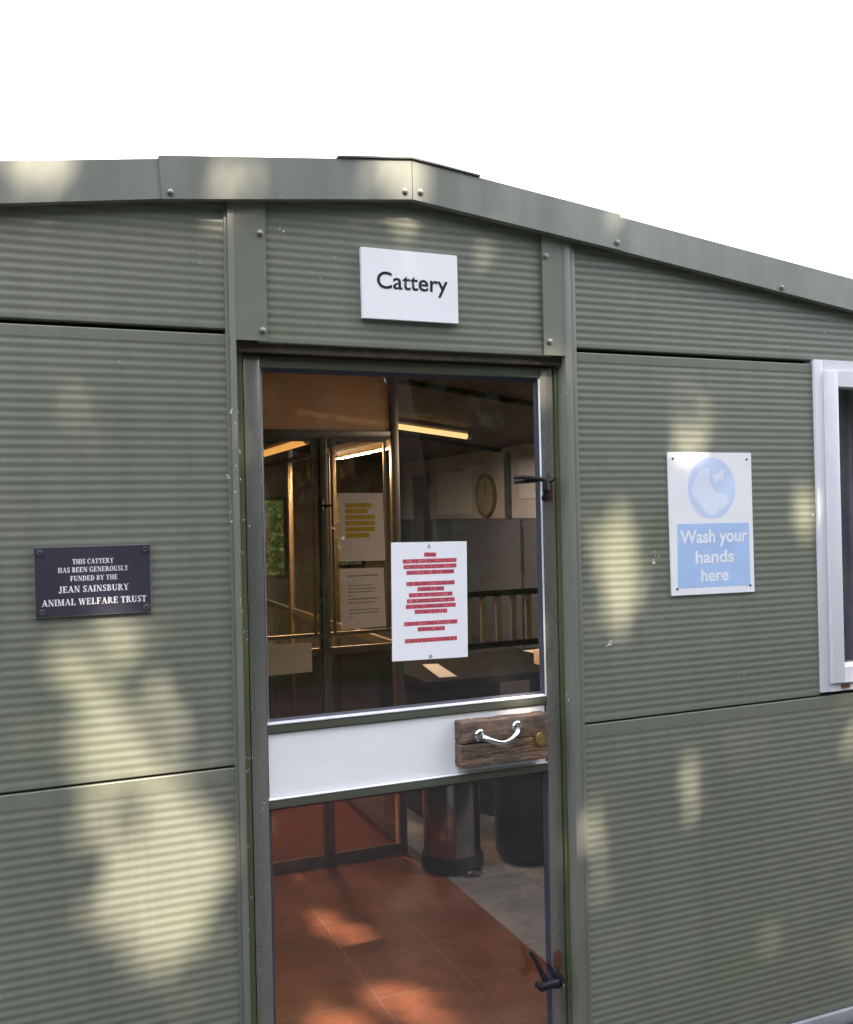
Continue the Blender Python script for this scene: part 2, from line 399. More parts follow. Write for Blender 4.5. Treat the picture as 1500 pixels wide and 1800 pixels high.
mb.prism([(e0, roofz(e0, 2.35)), (RX, 2.35), (e1, roofz(e1, 2.35)), (e1, roofz(e1, 2.385)), (RX, 2.385), (e0, roofz(e0, 2.385))], -.020, 7.1)
P(mb, 'roof', M['roof'])
P(MB().box(LX0, RX1, -.012, .09, -.088, -.048, bev=.002).box(LX0, RX1, .004, .08, -.125, -.088), 'base_channel', M['kerb'], True)
# side and back walls
mb = MB(); yb = 6.6
P(MB().box(LX0, LX0+.06, .085, yb, -.12, roofz(LX0, 2.33)), 'side_wall', M['inwhite'])
P(MB().box(RX1-.16, RX1-.1, .085, yb, -.12, roofz(RX1, 2.33)), 'side_wall', M['inwhite'])
wins = [(1.22, 1.60, .93, 1.70), (2.02, 2.36, 1.0, 1.72)]
mb = MB(); xs = [LX0, 1.22, 1.60, 2.02, 2.36, RX1-.1]
for a, b in zip(xs[:-1], xs[1:]):
    h = [w_ for w_ in wins if abs(w_[0]-a) < 1e-6]
    top = lambda x: roofz(x, 2.33)
    if h:
        z0, z1 = h[0][2:]; mb.box(a, b, yb, yb+.06, -.12, z0); mb.prism([(a, z1), (b, z1), (b, top(b)), (a, top(a))], yb, yb+.06)
    else:
        mb.prism(wallpoly(a, b, -.12, 2.33), yb, yb+.06)
P(mb, 'back_wall', M['inwhite'])
for x0, x1, z0, z1 in wins:
    mb = MB(); t_ = .035
    mb.box(x0-.002, x0+t_, yb-.012, yb+.03, z0, z1).box(x1-t_, x1+.002, yb-.012, yb+.03, z0, z1).box(x0+t_, x1-t_, yb-.012, yb+.03, z0, z0+t_).box(x0+t_, x1-t_, yb-.012, yb+.03, z1-t_, z1)
    P(mb, 'back_window', M['darkwood'])
# grey dado on the long side wall
P(MB().box(RX1-.172, RX1-.1605, .1, yb, .1, 1.46), 'dado', M['ingrey'])

# door frame (jambs and head)
jam = P(MB().box(-.1735, -.1525, .028, .084, -.02, 1.905).box(.7035, .7145, .030, .084, -.02, 1.905), 'door_frame', M['frame'])
P(MB().box(-.1735, .7145, .012, .084, 1.898, 1.935), 'door_head', M['grime'])
bx('threshold', M['alu'], None, -.1735, .7145, -.01, .10, -.03, -.004).parent = bld
bpy.data.objects['threshold'].matrix_parent_inverse = INV

# the door
Y0, Y1 = .035, .072
mb = MB(); b = .003; rails = []
mb.box(-.149, -.109, Y0, Y1, .008, 1.893, bev=b).box(.6595, .7000, Y0, Y1, .008, 1.893, bev=b)
for z0, z1 in ((1.8655, 1.8930), (.9790, 1.0005), (.7965, .8187), (.008, .085)):
    rails.append(MB().box(-.109, .6595, Y0+.0008, Y1-.001, z0, z1, bev=.0022))
door = P(mb, 'door', M['alu'], True)
door['label'] = 'glazed metal door with white middle panel and dark gaskets'
bpy.context.view_layer.update()
def D(mb, name, m, smooth=False):
    o = mb.build(name, m, None, smooth); o.parent = door; o.matrix_parent_inverse = door.matrix_world.inverted(); return o
for rl in rails: D(rl, 'rail', M['rail'], True)
def gasket(x0, x1, z0, z1, t_=.0085, y0=.0455, y1=.0585):
    mb = MB()
    for a, b_ in (((x0, z0), (x1, z0)), ((x1, z0), (x1, z1)), ((x1, z1), (x0, z1)), ((x0, z1), (x0, z0))): pass
    o_ = [(x0, z0), (x1, z0), (x1, z1), (x0, z1)]; i_ = [(x0+t_, z0+t_), (x1-t_, z0+t_), (x1-t_, z1-t_), (x0+t_, z1-t_)]
    for k in range(4):
        j = (k+1) % 4
        mb.face([(o_[k][0], y0, o_[k][1]), (o_[j][0], y0, o_[j][1]), (i_[j][0], y1, i_[j][1]), (i_[k][0], y1, i_[k][1])])
    return mb
GY = .056
for z0, z1 in ((1.0005, 1.8655), (.085, .7965)):
    D(gasket(-.1095, .660, z0, z1, .010, .042, GY-.001), 'gasket', M['rubber'])
    D(MB().box(-.1085, .659, GY, GY+.004, z0+.001, z1-.001), 'glass_pane', M['glass'])
D(gasket(-.1095, .660, .8187, .979, .004, .040, .044), 'gasket', M['rubber'])
D(MB().box(-.1060, .6560, .043, .052, .8222, .9755), 'middle_panel', M['board'])
def strip(a0, a1, b0, b1, th=.0015):                   # thin sloping bead: a0-a1 outer edge, b0-b1 inner edge
    mb = MB(); mb.face([a0, a1, b1, b0]); n_ = (Vector(a1)-Vector(a0)).cross(Vector(b0)-Vector(a0)).normalized()*th
    mb.face([tuple(Vector(v)-n_) for v in (a0, a1, b1, b0)]); return mb
D(strip((.6590, .0345, 1.004), (.6590, .0345, 1.862), (.6562, .0385, 1.004), (.6562, .0385, 1.862)), 'bead', M['edgeglint'])
D(strip((-.1085, .0345, 1.004), (-.1085, .0345, 1.862), (-.1062, .0400, 1.004), (-.1062, .0400, 1.862)), 'bead', M['edgeglint'])
D(strip((-.1085, .0340, 1.0008), (.6585, .0340, 1.0008), (-.1085, .0520, 1.0060), (.6585, .0520, 1.0060)), 'bead', M['bead'])
D(strip((-.1085, .0345, .8188), (.6585, .0345, .8188), (-.1085, .0425, .8218), (.6585, .0425, .8218)), 'bead', M['bead'])
# weathered wood block of two boards
def board(x0, x1, y0, y1, z0, z1, seed):
    rr = random.Random(seed); mb = MB(); mb.box(x0, x1, y0, y1, z0, z1, bev=.003)
    bmesh.ops.subdivide_edges(mb.bm, edges=[e for e in mb.bm.edges if e.calc_length() > .05], cuts=22, use_grid_fill=True)
    for v in mb.bm.verts:
        v.co.z += .0012*math.sin(v.co.x*60+seed)*rr.uniform(.4, 1)+rr.uniform(-.0009, .0009); v.co.y += rr.uniform(-.0012, .0012)
        if abs(v.co.x-x0) < .004: v.co.x += rr.uniform(-.001, .001)
    return mb
blk = D(board(.3860, .6420, -.002, .040, .9060, .9610, 1), 'wooden_block', M['wood'], True)
D(board(.3848, .6400, -.001, .040, .8420, .9035, 5), 'wooden_block', M['wood'], True)
# chrome bow handle with its two rosettes
pts = []
for k in range(25):
    t_ = k/24; x = .440+(.5455-.440)*t_; s_ = math.sin(math.pi*t_)
    pts.append((x, -.010-.030*s_**.55, .924+.011*t_-.021*s_))
hd = D(MB().tube(pts, [.0058+.0014*abs(math.cos(math.pi*k/24)) for k in range(25)], 12), 'pull_handle', M['chrome'], 'all')
for x, z in ((.438, .925), (.547, .936)):
    D(MB().lathe([(.0155, .002), (.0155, -.003), (.0125, -.006), (.009, -.004), (.0075, -.006), (.006, -.012), (0, -.012)], (x, -.003, z), 'Y', 28), 'rosette', M['chrome'], True)
D(MB().lathe([(.0175, .004), (.0178, -.011), (.0160, -.0145), (.0125, -.0145), (.0118, -.0125), (.0085, -.0125), (.0078, -.0155), (.0035, -.0155), (.0030, -.0125), (0, -.0125)], (.612, -.003, .9000), 'Y', 30), 'lock_cylinder', M['brass'], True)
# upper latch: forked lever, drop tongue and brown slot plate
mb = MB()
mb.tube([(.570, .030, 1.594), (.600, .020, 1.594), (.640, .010, 1.589), (.668, .008, 1.584), (.690, .014, 1.590)], [.0045, .0058, .0062, .0070, .004], 8)
mb.tube([(.572, .030, 1.581), (.600, .026, 1.583), (.638, .016, 1.586)], [.0042, .0052, .0056], 8)
mb.tube([(.655, .006, 1.586), (.655, .004, 1.560), (.653, .006, 1.540), (.650, .010, 1.530)], [.0085, .0115, .0115, .007], 8)
D(mb, 'latch', M['black'], True)
D(MB().box(.6745, .6905, .0325, .0345, 1.528, 1.588).prism([(.676, 1.588), (.688, 1.588), (.677, 1.607)], .0325, .0345), 'latch_plate', M['rust'])
mb = MB()
mb.tube([(.587, .030, .321), (.600, .022, .300), (.612, .016, .270), (.622, .010, .245)], [.005, .0068, .0070, .009], 8)
mb.tube([(.632, .012, .290), (.640, .006, .268), (.655, .002, .252), (.668, .004, .232)], [.0055, .0075, .0125, .011], 8)
mb.tube([(.604, .006, .233), (.630, .004, .236), (.655, .000, .240)], [.012, .0105, .0165], 10)
mb.lathe([(.0, -.016), (.0095, -.014), (.011, -.004), (.010, .01)], (.606, .012, .234), 'Y', 14)
D(mb, 'latch', M['black'], True)
D(MB().lathe([(0, -.006), (.0035, -.004), (.004, .004)], (.664, -.010, .236), 'Y', 12), 'latch_pin', M['chrome'], True)
D(MB().box(.664, .684, .028, .033, .262, .302).tube([(.680, .028, .262), (.682, .022, .240), (.674, .022, .212)], [.004, .005, .003], 8), 'latch_plate', M['rust'], True)

# the white window at the right
WX0, WX1, WZ0, WZ1 = 1.588, 2.205, .931, 1.947
def ring(mb, x0, x1, z0, z1, t_, y0, y1, bev=.002):
    mb.box(x0, x0+t_, y0, y1, z0, z1, bev=bev).box(x1-t_, x1, y0, y1, z0, z1, bev=bev)
    mb.box(x0+t_, x1-t_, y0, y1, z0, z0+t_, bev=0).box(x0+t_, x1-t_, y0, y1, z1-t_, z1, bev=0); return mb
mb = ring(MB(), WX0, WX1, WZ0, WZ1, .034, -.010, .06)
win = P(mb, 'window', M['upvc'], True); win['label'] = 'white framed window with dark glass'
bpy.context.view_layer.update()
def W(mb, name, m, smooth=False):
    o = mb.build(name, m, None, smooth); o.parent = win; o.matrix_parent_inverse = win.matrix_world.inverted(); return o
W(ring(MB(), 1.6225, 2.170, .9575, 1.9125, .047, -.022, .045), 'sash', M['upvc'], True)
mb = MB()
mb.prism([(1.6695, 1.0045), (2.123, 1.0045), (2.123, 1.012), (1.6695, 1.012)], -.014, .012)
W(mb, 'sill', M['board'])
W(MB().box(1.6690, 2.1235, .012, .016, 1.0045, 1.866), 'glass_pane', M['winglass'])
W(MB().box(1.665, 1.695, -.016, -.0100, .939, .950), 'drain_cap', M['rust'])
cu = MB(); n = 90; prev = None
for k in range(n+1):
    x = 1.64+.55*k/n; y = .075+.010*math.sin(k*1.35)+.004*math.sin(k*.37+1)
    cur = [cu.bm.verts.new((x, y, .97)), cu.bm.verts.new((x, y, 1.93))]
    if prev: cu.bm.faces.new((prev[0], cur[0], cur[1], prev[1]))
    prev = cur
cur_o = cu.build('curtain', M['curtain'], None, 'all'); tag(cur_o, 'dark grey hanging curtain behind the glass of the white window', 'curtain')

# pale paint chips and bird marks on the metal
M['chip'] = mat('pale_paint_chip', (.62, .63, .58), .8)
rc = random.Random(21)
def merge_into(o, mb, m_):                            # flecks stay inside the mesh of the part they lie on
    me = o.data; b_ = bmesh.new(); b_.from_mesh(me); k_ = len(me.materials); me.materials.append(m_) if m_.name not in me.materials else None
    k_ = list(me.materials).index(m_)
    for f in mb.bm.faces:
        nf = b_.faces.new([b_.verts.new(v.co) for v in f.verts]); nf.material_index = k_
    b_.to_mesh(me); b_.free(); mb.bm.free(); return o
def target_for(x, z, y):
    if y > .02: return door if x > -.15 and y > .03 else jam
    if y < -.01: return POSTS[0] if x < .3 else POSTS[1]
    for (x0, x1, z0, z1), o in PANELS:
        if x0 <= x <= x1 and z0 <= z <= z1: return o
    return PANELS[0][1]
def chips(cx_, cz_, n_, sp, size, y):
    mb = MB()
    for _ in range(n_):
        x, z = cx_+rc.gauss(0, sp), cz_+rc.gauss(0, sp*1.3); k_ = rc.randint(5, 7); a0 = rc.uniform(0, 6); st = rc.uniform(.4, 1); an = rc.uniform(0, 3.14)
        pts_ = []
        for i in range(k_):
            a = a0+2*math.pi*i/k_; rr_ = size*rc.uniform(.35, 1); u, v = rr_*math.cos(a), rr_*st*.5*math.sin(a)
            pts_.append((x+u*math.cos(an)-v*math.sin(an), y-.0000005*_, z+u*math.sin(an)+v*math.cos(an)))
        mb.face(pts_)
    return merge_into(target_for(cx_, cz_, y), mb, M['chip'])
for cx_, cz_, n_, sp, size, y in [(.838, 1.130, 6, .006, .0065, -.0022), (.995, 1.372, 5, .007, .0055, -.0022), (.993, 1.350, 3, .004, .006, -.0022),
        (-.186, 1.745, 4, .006, .006, -.0126), (-.181, 1.60, 4, .012, .005, -.0126), (-.180, 1.50, 5, .02, .005, -.0126), (-.178, 1.30, 3, .01, .004, -.0126),
        (-.24, 2.13, 2, .02, .003, -.0022), (-.30, 2.10, 2, .02, .003, -.0022), (-.05, 2.19, 2, .01, .006, -.0022), (.02, 2.12, 2, .03, .004, -.0022), (.70, 1.0, 3, .006, .004, -.0126),
        (.725, 1.83, 2, .01, .004, -.0126), (1.50, 1.62, 2, .02, .005, -.0022), (1.30, 1.02, 2, .03, .004, -.0022), (.22, 2.20, 2, .02, .003, -.0022), (-.42, 1.86, 2, .03, .003, -.0022)]:
    chips(cx_, cz_, n_, sp, size, y)
for z_ in (1.66, 1.42, 1.22, .93, .90, .72, .60, .52):
    chips(-.162+rc.uniform(-.004, .004), z_, 3, .004, .0045, .0268)
for z_ in (1.55, 1.05, .80, .62, .48, .40):
    o_ = chips(-.130+rc.uniform(-.012, .012), z_, 2, .006, .0035, .0343)

# ================================================================== SIGNS
def textmesh(body, x0, x1, z0, z1, y, m, parent, bold=0.0, name='lettering'):
    c = bpy.data.curves.new(name, 'FONT'); c.body = body; c.size = 1; c.offset = bold; c.resolution_u = 6
    t_ = bpy.data.objects.new('tmp', c); COL.objects.link(t_)
    dg = bpy.context.evaluated_depsgraph_get(); me = bpy.data.meshes.new_from_object(t_.evaluated_get(dg))
    bpy.data.objects.remove(t_); bpy.data.curves.remove(c)
    xs = [v.co.x for v in me.vertices]; ys = [v.co.y for v in me.vertices]
    ax, bx_, ay, by = min(xs), max(xs), min(ys), max(ys)
    for v in me.vertices:
        v.co = Vector((x0+(v.co.x-ax)/(bx_-ax)*(x1-x0), y, z0+(v.co.y-ay)/(by-ay)*(z1-z0)))
    me.materials.clear(); me.materials.append(m); me.name = name
    o = bpy.data.objects.new(name, me); COL.objects.link(o)
    o.parent = parent; o.matrix_parent_inverse = parent.matrix_world.inverted(); return o
def child(mb, name, m, parent, smooth=False):
    o = mb.build(name, m, None, smooth); bpy.context.view_layer.update()
    o.parent = parent; o.matrix_parent_inverse = parent.matrix_world.inverted(); return o

def quadboard(c4, y0, y1, bev=0):                     # corners BL BR TR TL
    return MB().prism(c4, y0, y1)
# Cattery sign
s1 = empty('name_sign', (.272, 0, 2.08)); tag(s1, 'white rectangular sign reading Cattery above the door', 'sign')
bpy.context.view_layer.update()
k = 1-.015/2.2516; s = lambda x, z: (-.6221+(x+.6221)*k, 1.5+(z-1.5)*k)
child(quadboard([s(.1445, 1.9925), s(.405, 1.9925), s(.405, 2.168), s(.1435, 2.169)], -.015, -.003), 'sign_board', M['sign'], s1)
textmesh('Cattery', .1785, .3705, 2.0515, 2.1080, -.0156, M['ink'], s1, .012)
# dark plaque
s2 = empty('plaque', (-.5, 0, 1.37)); tag(s2, 'small dark blue metal plaque with silver lettering screwed to the ribbed wall', 'plaque')
bpy.context.view_layer.update()
child(quadboard([(-.622, 1.2945), (-.3775, 1.2945), (-.3775, 1.4475), (-.6235, 1.4475)], -.0080, -.001), 'plaque_plate', M['plaqueedge'], s2)
child(quadboard([(-.6205, 1.2960), (-.3790, 1.2960), (-.3790, 1.4460), (-.6220, 1.4460)], -.0086, -.0080), 'plaque_face', M['plaque'], s2)
for x, z in ((-.610, 1.436), (-.389, 1.436), (-.608, 1.306), (-.389, 1.306)):
    child(MB().lathe([(.0065, 0), (.0062, -.0035), (.0035, -.0042), (.0028, -.0026), (0, -.0026)], (x, -.0086, z), 'Y', 18), 'screw', M['plaqueedge2'], s2, True)
TH, TN = .23, .085
def glyph(ch):                                        # serif capitals from strokes, height 1
    S = []
    def bar(x, z0, z1, t_): S.append([(x-t_/2, z0), (x+t_/2, z0), (x+t_/2, z1), (x-t_/2, z1)])
    def hor(x0, x1, z, t_=TN): S.append([(x0, z-t_/2), (x1, z-t_/2), (x1, z+t_/2), (x0, z+t_/2)])
    def dia(x0, z0, x1, z1, t_): S.append([(x0-t_/2, z0), (x0+t_/2, z0), (x1+t_/2, z1), (x1-t_/2, z1)])
    def ser(x, z, wd=.36): zz = TN*.5 if z == 0 else 1-TN*.5; hor(x-wd/2, x+wd/2, zz)
    def arc(cx, cz, rx, rz, a0, a1, n=14, tk=TH, tn=TN):
        for i in range(n):
            a, b_ = R(a0+(a1-a0)*i/n), R(a0+(a1-a0)*(i+1)/n); qd = []
            for ang, io in ((a, 1), (b_, 1), (b_, 0), (a, 0)):
                wx = abs(math.cos(ang)); t_ = tn+(tk-tn)*wx
                rr = 0 if io else t_
                qd.append((cx+(rx-rr)*math.cos(ang), cz+(rz-(0 if io else tn+(tk-tn)*wx*.3))*math.sin(ang)))
            S.append(qd)
    wd = .8
    if ch in 'BDEFPRLHITNM':
        x = .2
        if ch == 'I': ser(.2, 0); ser(.2, 1); bar(.2, 0, 1, TH); return S, .4
        if ch == 'T': bar(.4, 0, 1, TH); ser(.4, 0, .4); hor(.02, .78, 1-TN/2); bar(.06, .72, 1, TN); bar(.74, .72, 1, TN); return S, .8
        if ch == 'N': bar(.16, 0, 1, TN); ser(.16, 0, .28); hor(0, .25, 1-TN/2); dia(.78, 0, .18, 1, TH); bar(.80, 0, 1, TN); ser(.8, 1, .28); return S, .95
        if ch == 'M': bar(.14, 0, 1, TN); ser(.14, 0, .28); hor(0, .2, 1-TN/2); dia(.52, 0, .22, 1, TH*.9); dia(.52, 0, .84, 1, TN); bar(.92, 0, 1, TH); ser(.92, 0); ser(.95, 1, .3); return S, 1.12
        bar(x, 0, 1, TH); ser(x, 0, .38); ser(x, 1, .38)
        if ch == 'E': hor(x, .7, TN/2); hor(x, .68, 1-TN/2); hor(x, .55, .52); bar(.7, 0, .26, TN); bar(.68, .76, 1, TN); bar(.55, .40, .64, TN*.8); wd = .76
        if ch == 'F': hor(x, .68, 1-TN/2); hor(x, .55, .5); bar(.68, .74, 1, TN); bar(.55, .38, .62, TN*.8); wd = .74
        if ch == 'L': hor(x, .7, TN/2); bar(.7, 0, .3, TN); wd = .76
        if ch == 'H': bar(.74, 0, 1, TH); ser(.74, 0, .38); ser(.74, 1, .38); hor(x, .74, .52); wd = .95
        if ch == 'D': arc(.32, .5, .52, .5, -90, 90); hor(x, .34, TN/2); hor(x, .34, 1-TN/2); wd = .88
        if ch == 'B': arc(.38, .27, .36, .27, -90, 90); arc(.36, .76, .31, .24, -90, 90); hor(x, .4, TN/2); hor(x, .4, 1-TN/2); hor(x, .4, .53); wd = .78
        if ch in 'PR': arc(.36, .74, .34, .26, -90, 90); hor(x, .38, .49); hor(x, .38, 1-TN/2); wd = .74
        if ch == 'R': dia(.80, 0, .42, .5, TH); hor(.7, .96, TN/2); wd = .90
        return S, wd
    if ch == 'A': dia(.12, 0, .45, 1, TN); dia(.78, 0, .45, 1, TH); hor(.25, .68, .33); ser(.12, 0, .28); ser(.78, 0, .36); return S, .92
    if ch == 'V': dia(.45, 0, .13, 1, TH); dia(.45, 0, .80, 1, TN); ser(.14, 1, .34); ser(.8, 1, .26); return S, .9
    if ch == 'W': dia(.38, 0, .13, 1, TH); dia(.38, 0, .62, 1, TN); dia(.85, 0, .6, 1, TH); dia(.85, 0, 1.1, 1, TN); ser(.14, 1, .34); ser(.62, 1, .3); ser(1.1, 1, .24); return S, 1.22
    if ch == 'Y': dia(.43, .45, .15, 1, TH); dia(.43, .45, .74, 1, TN); bar(.43, 0, .48, TH); ser(.43, 0, .38); ser(.15, 1, .34); ser(.74, 1, .26); return S, .84
    if ch == 'U': bar(.18, .3, 1, TH); ser(.18, 1, .36); bar(.72, .3, 1, TN); ser(.72, 1, .26); arc(.42, .32, .345, .34, 180, 360, tk=TH*.8); return S, .88
    if ch == 'J': bar(.34, .2, 1, TH); ser(.34, 1, .36); arc(.21, .16, .24, .26, 180, 360, tk=TH*.9); return S, .55
    if ch == 'O': arc(.44, .5, .44, .52, 0, 360, 28); return S, .88
    if ch == 'C': arc(.44, .5, .44, .52, 50, 310, 22); bar(.74, .68, .98, TN); return S, .8
    if ch == 'G': arc(.44, .5, .44, .52, 50, 320, 22); bar(.74, .70, .98, TN); bar(.74, .02, .42, TH*.9); ser_ = hor(.56, .9, .42); return S, .9
    if ch == 'S': arc(.34, .73, .27, .28, 30, 230, 16, TH*.8); arc(.33, .27, .28, .28, 210-360, 70, 18, TH*.9); dia(.44, .38, .22, .62, TH); bar(.60, .72, .98, TN); bar(.08, .02, .28, TN); return S, .66
    return S, .45
def serif(text, x0, x1, z0, h, y, m, parent):
    cur = 0; allq = []
    for ch in text:
        if ch == ' ': cur += .42; continue
        S, wd = glyph(ch)
        allq += [[(cur+a, b_) for a, b_ in s_] for s_ in S]; cur += wd+.10
    cur -= .10; mb = MB(); kx = (x1-x0)/cur
    for n_, s_ in enumerate(allq): mb.face([(x0+a*kx, y-.000004*(n_ % 40), z0+b_*h) for a, b_ in s_])
    return child(mb, 'lettering', m, parent)
serif('THIS CATTERY', -.544, -.458, 1.4085, .0110, -.0090, M['silver'], s2)
serif('HAS BEEN GENEROUSLY', -.574, -.427, 1.3905, .0110, -.0090, M['silver'], s2)
serif('FUNDED BY THE', -.549, -.450, 1.3715, .0110, -.0090, M['silver'], s2)
serif('JEAN SAINSBURY', -.573, -.427, 1.3465, .0142, -.0090, M['silver'], s2)
serif('ANIMAL WELFARE TRUST', -.608, -.389, 1.3185, .0142, -.0090, M['silver'], s2)
# hand washing sign
s3 = empty('hand_washing_sign', (1.19, 0, 1.45)); tag(s3, 'tall white sign with faded blue circle and the words Wash your hands here', 'sign')
bpy.context.view_layer.update()
child(quadboard([(1.047, 1.2545), (1.3415, 1.2515), (1.3395, 1.6610), (1.0435, 1.6620)], -.0070, -.0020), 'sign_board', M['sign'], s3)
child(quadboard([(1.0675, 1.2735), (1.3270, 1.2715), (1.3255, 1.4555), (1.0710, 1.4575)], -.0073, -.00705), 'blue_panel', M['paleblue'], s3)
mb = MB(); mb.face([(1.1945+.0845*math.cos(a), -.0073, 1.5585+.0885*math.sin(a)) for a in [2*math.pi*i/48 for i in range(48)]])
child(mb, 'blue_circle', M['palerblue'], s3)
cx, cz = 1.1945, 1.5585
def blob(pts, name, m, y):
    mb = MB(); mb.face([(cx+a*.0845, y, cz+b_*.0885) for a, b_ in pts]); return child(mb, name, m, s3)
blob([(-.85, -.05), (-.7, .35), (-.45, .62), (-.1, .66), (-.08, .30), (.02, .08), (.08, -.10), (.30, -.18), (.62, -.22), (.70, -.45), (.55, -.62), (.25, -.75), (.05, -.92), (-.25, -.82), (-.52, -.55), (-.72, -.40)], 'hands_symbol', M['fadedhands'], -.0076)
blob([(.04, .42), (.30, .48), (.46, .66), (.52, .42), (.50, .28), (.28, .30), (.20, .18), (.06, .22)], 'tap_symbol', M['fadedhands'], -.0076)
textmesh('Wash your', 1.079, 1.319, 1.389, 1.4395, -.0078, M['fadedwhite'], s3, .026)
textmesh('hands', 1.131, 1.268, 1.3420, 1.3790, -.0078, M['fadedwhite'], s3, .026)
textmesh('here', 1.149, 1.247, 1.2890, 1.3260, -.0078, M['fadedwhite'], s3, .026)
for x, z in ((1.0600, 1.6435), (1.3230, 1.6415), (1.0655, 1.2725), (1.3255, 1.2710)):
    child(MB().lathe([(.0035, 0), (.003, -.002), (0, -.0022)], (x, -.0070, z), 'Y', 12), 'screw', M['ink'], s3, True)
# notice taped on the door glass
s4 = empty('door_notice', (.33, .05, 1.28)); tag(s4, 'white paper sheet with red highlighted lines stuck on the upper door glass', 'notice')
bpy.context.view_layer.update()
child(MB().prism([(.2215, 1.1260), (.4345, 1.1215), (.4385, 1.4275), (.2255, 1.4305)], .0525, .0532), 'paper', M['paper'], s4)
rr = random.Random(3)
bars = [(.316, 1.3965, .350), (.256, 1.3805, .408), (.258, 1.366, .407), (.266, 1.351, .400), (.265, 1.322, .401), (.295, 1.3075, .370), (.271, 1.2925, .394), (.265, 1.2775, .400), (.262, 1.263, .403), (.286, 1.249, .378), (.256, 1.219, .406), (.293, 1.2035, .370), (.257, 1.175, .404)]
mbb, mbl, mbd = MB(), MB(), MB()
for x0, z, x1 in bars:
    mbb.face([(x0, .0522, z-.0052), (x1, .0522, z-.0066), (x1, .0522, z+.0040), (x0, .0522, z+.0054)])
    x = x0+.003
    while x < x1-.005:
        wd = rr.uniform(.0022, .0036); t_ = (x-x0)/(x1-x0); zz = z-.0012*t_
        tgt = mbl if rr.random() < .42 else mbd
        if rr.random() > .14:
            for kk in range(2):
                a = x+rr.uniform(0, wd*.6); b_ = zz+rr.uniform(-.0035, .0015)
                if rr.random() < .5: tgt.face([(a, .0520-.0000003*kk, b_), (a+wd*.8, .0520-.0000003*kk, b_), (a+wd*.8, .0520-.0000003*kk, b_+.0011), (a, .0520-.0000003*kk, b_+.0011)])
                else: tgt.face([(a, .0519-.0000003*kk, zz-.0032), (a+.0009, .0519-.0000003*kk, zz-.0032), (a+.0009, .0519-.0000003*kk, zz+.0030), (a, .0519-.0000003*kk, zz+.0030)])
        x += wd+.0009
hl = child(mbb, 'highlighted_lines', M['redbar'], s4); merge_into(hl, mbl, M['redink']); merge_into(hl, mbd, M['darkred'])
child(MB().prism([(.3245, 1.4125), (.3345, 1.4125), (.3325, 1.4225), (.3275, 1.4225)], .0519, .0523), 'tape_mark', M['greydot'], s4)
child(MB().prism([(.3225, 1.1265), (.3330, 1.1265), (.3325, 1.1350), (.3250, 1.1360)], .0519, .0523), 'tape_mark', M['greydot'], s4)

# ================================================================== INTERIOR
def top(o, label, cat, group=None): return tag(o, label, cat, group)
def struct(mb, name, m): o = mb.build(name, m); o['kind'] = 'structure'; return o
struct(MB().box(LX0+.06, .930, .10, yb, -.10, 0), 'tiled_floor', M['terra'])
struct(MB().box(.930, RX1-.16, .10, yb, -.10, .0005), 'pale_floor', M['palefloor'])
mb = MB(); H = 2.31
for a, b_ in ((LX0+.06, RX), (RX, RX1-.16)):
    mb.prism([(a, roofz(a, H)), (b_, roofz(b_, H)), (b_, roofz(b_, H)+.02), (a, roofz(a, H)+.02)], .085, yb)
for i in range(34):                                    # board joints
    pass
struct(mb, 'ceiling', M['ceil'])
for yb_ in (1.30, 2.32, 4.3):
    mb = MB()
    a, b_ = RX, RX1-.16
    mb.prism([(a, roofz(a, H)-.001), (b_, roofz(b_, H)-.001), (b_, roofz(b_, H)-.026), (a, roofz(a, H)-.026)], yb_, yb_+.03)
    o = P(mb, 'ceiling_beam', M['beam'])

# pens: front partition across the room, then a side run along the aisle
def partition(name, label, bays, horizontal, base, ztop_f):
    e = empty(name, base); tag(e, label, 'cat pens'); bpy.context.view_layer.update()
    return e
YP = 1.74
pen = empty('cat_pen', (.3, YP, 0)); tag(pen, 'aluminium framed glass pen doors facing the entrance', 'cat pen'); bpy.context.view_layer.update()
PTOP = 2.19
fr = MB()
fr.box(.853, .888, YP-.015, YP+.02, 0, roofz(.87, H)-.002, bev=.003)
x = .853; bays = []
for wd in (.330, .560, .560, .560):
    bays.append((x-wd, x)); x -= wd
for k_, (a, b_) in enumerate(bays):
    fr.box(a-.0, a+.034, YP-.012, YP+.02, .0, 1.8445, bev=.003)
    fr.box(a-.012, a+.0, YP-.004, YP+.02, .0, 1.8445)
x0 = bays[-1][0]
fr.box(x0, .853, YP-.010, YP+.02, 1.8450, 1.8760, bev=.003)
pf = child(fr, 'frame', M['panealu'], pen, True)
fr = MB()
fr.box(x0, .853, YP-.007, YP+.016, 0.0, .045).box(x0, .853, YP-.0065, YP+.016, .905, .935).box(x0, .853, YP-.0065, YP+.016, .985, 1.0)
child(fr, 'rail', M['panealu'], pen)
for k_, (a, b_) in enumerate(bays):
    child(MB().box(a+.035, b_-.013, YP+.006, YP+.009, 1.001, 1.8440), 'glass_pane', M['penglass'], pen)
    child(MB().box(a+.035, b_-.013, YP+.006, YP+.009, .046, .904), 'lower_pane', M['smoked'], pen)
    child(MB().box(a+.050, a+.060, YP-.006, YP+.006, 1.0, 1.8445).box(b_-.036, b_-.024, YP-.006, YP+.006, 1.0, 1.8445).box(a+.060, b_-.036, YP-.006, YP+.006, 1.826, 1.8440), 'door_trim', M['panealu'], pen)
child(MB().prism([(x0, 1.877), (.852, 1.877), (.852, roofz(.852, H)-.004), (RX, H-.004), (x0, roofz(x0, H)-.004)], YP+.004, YP+.010), 'top_panel', M['haze_pane'], pen)
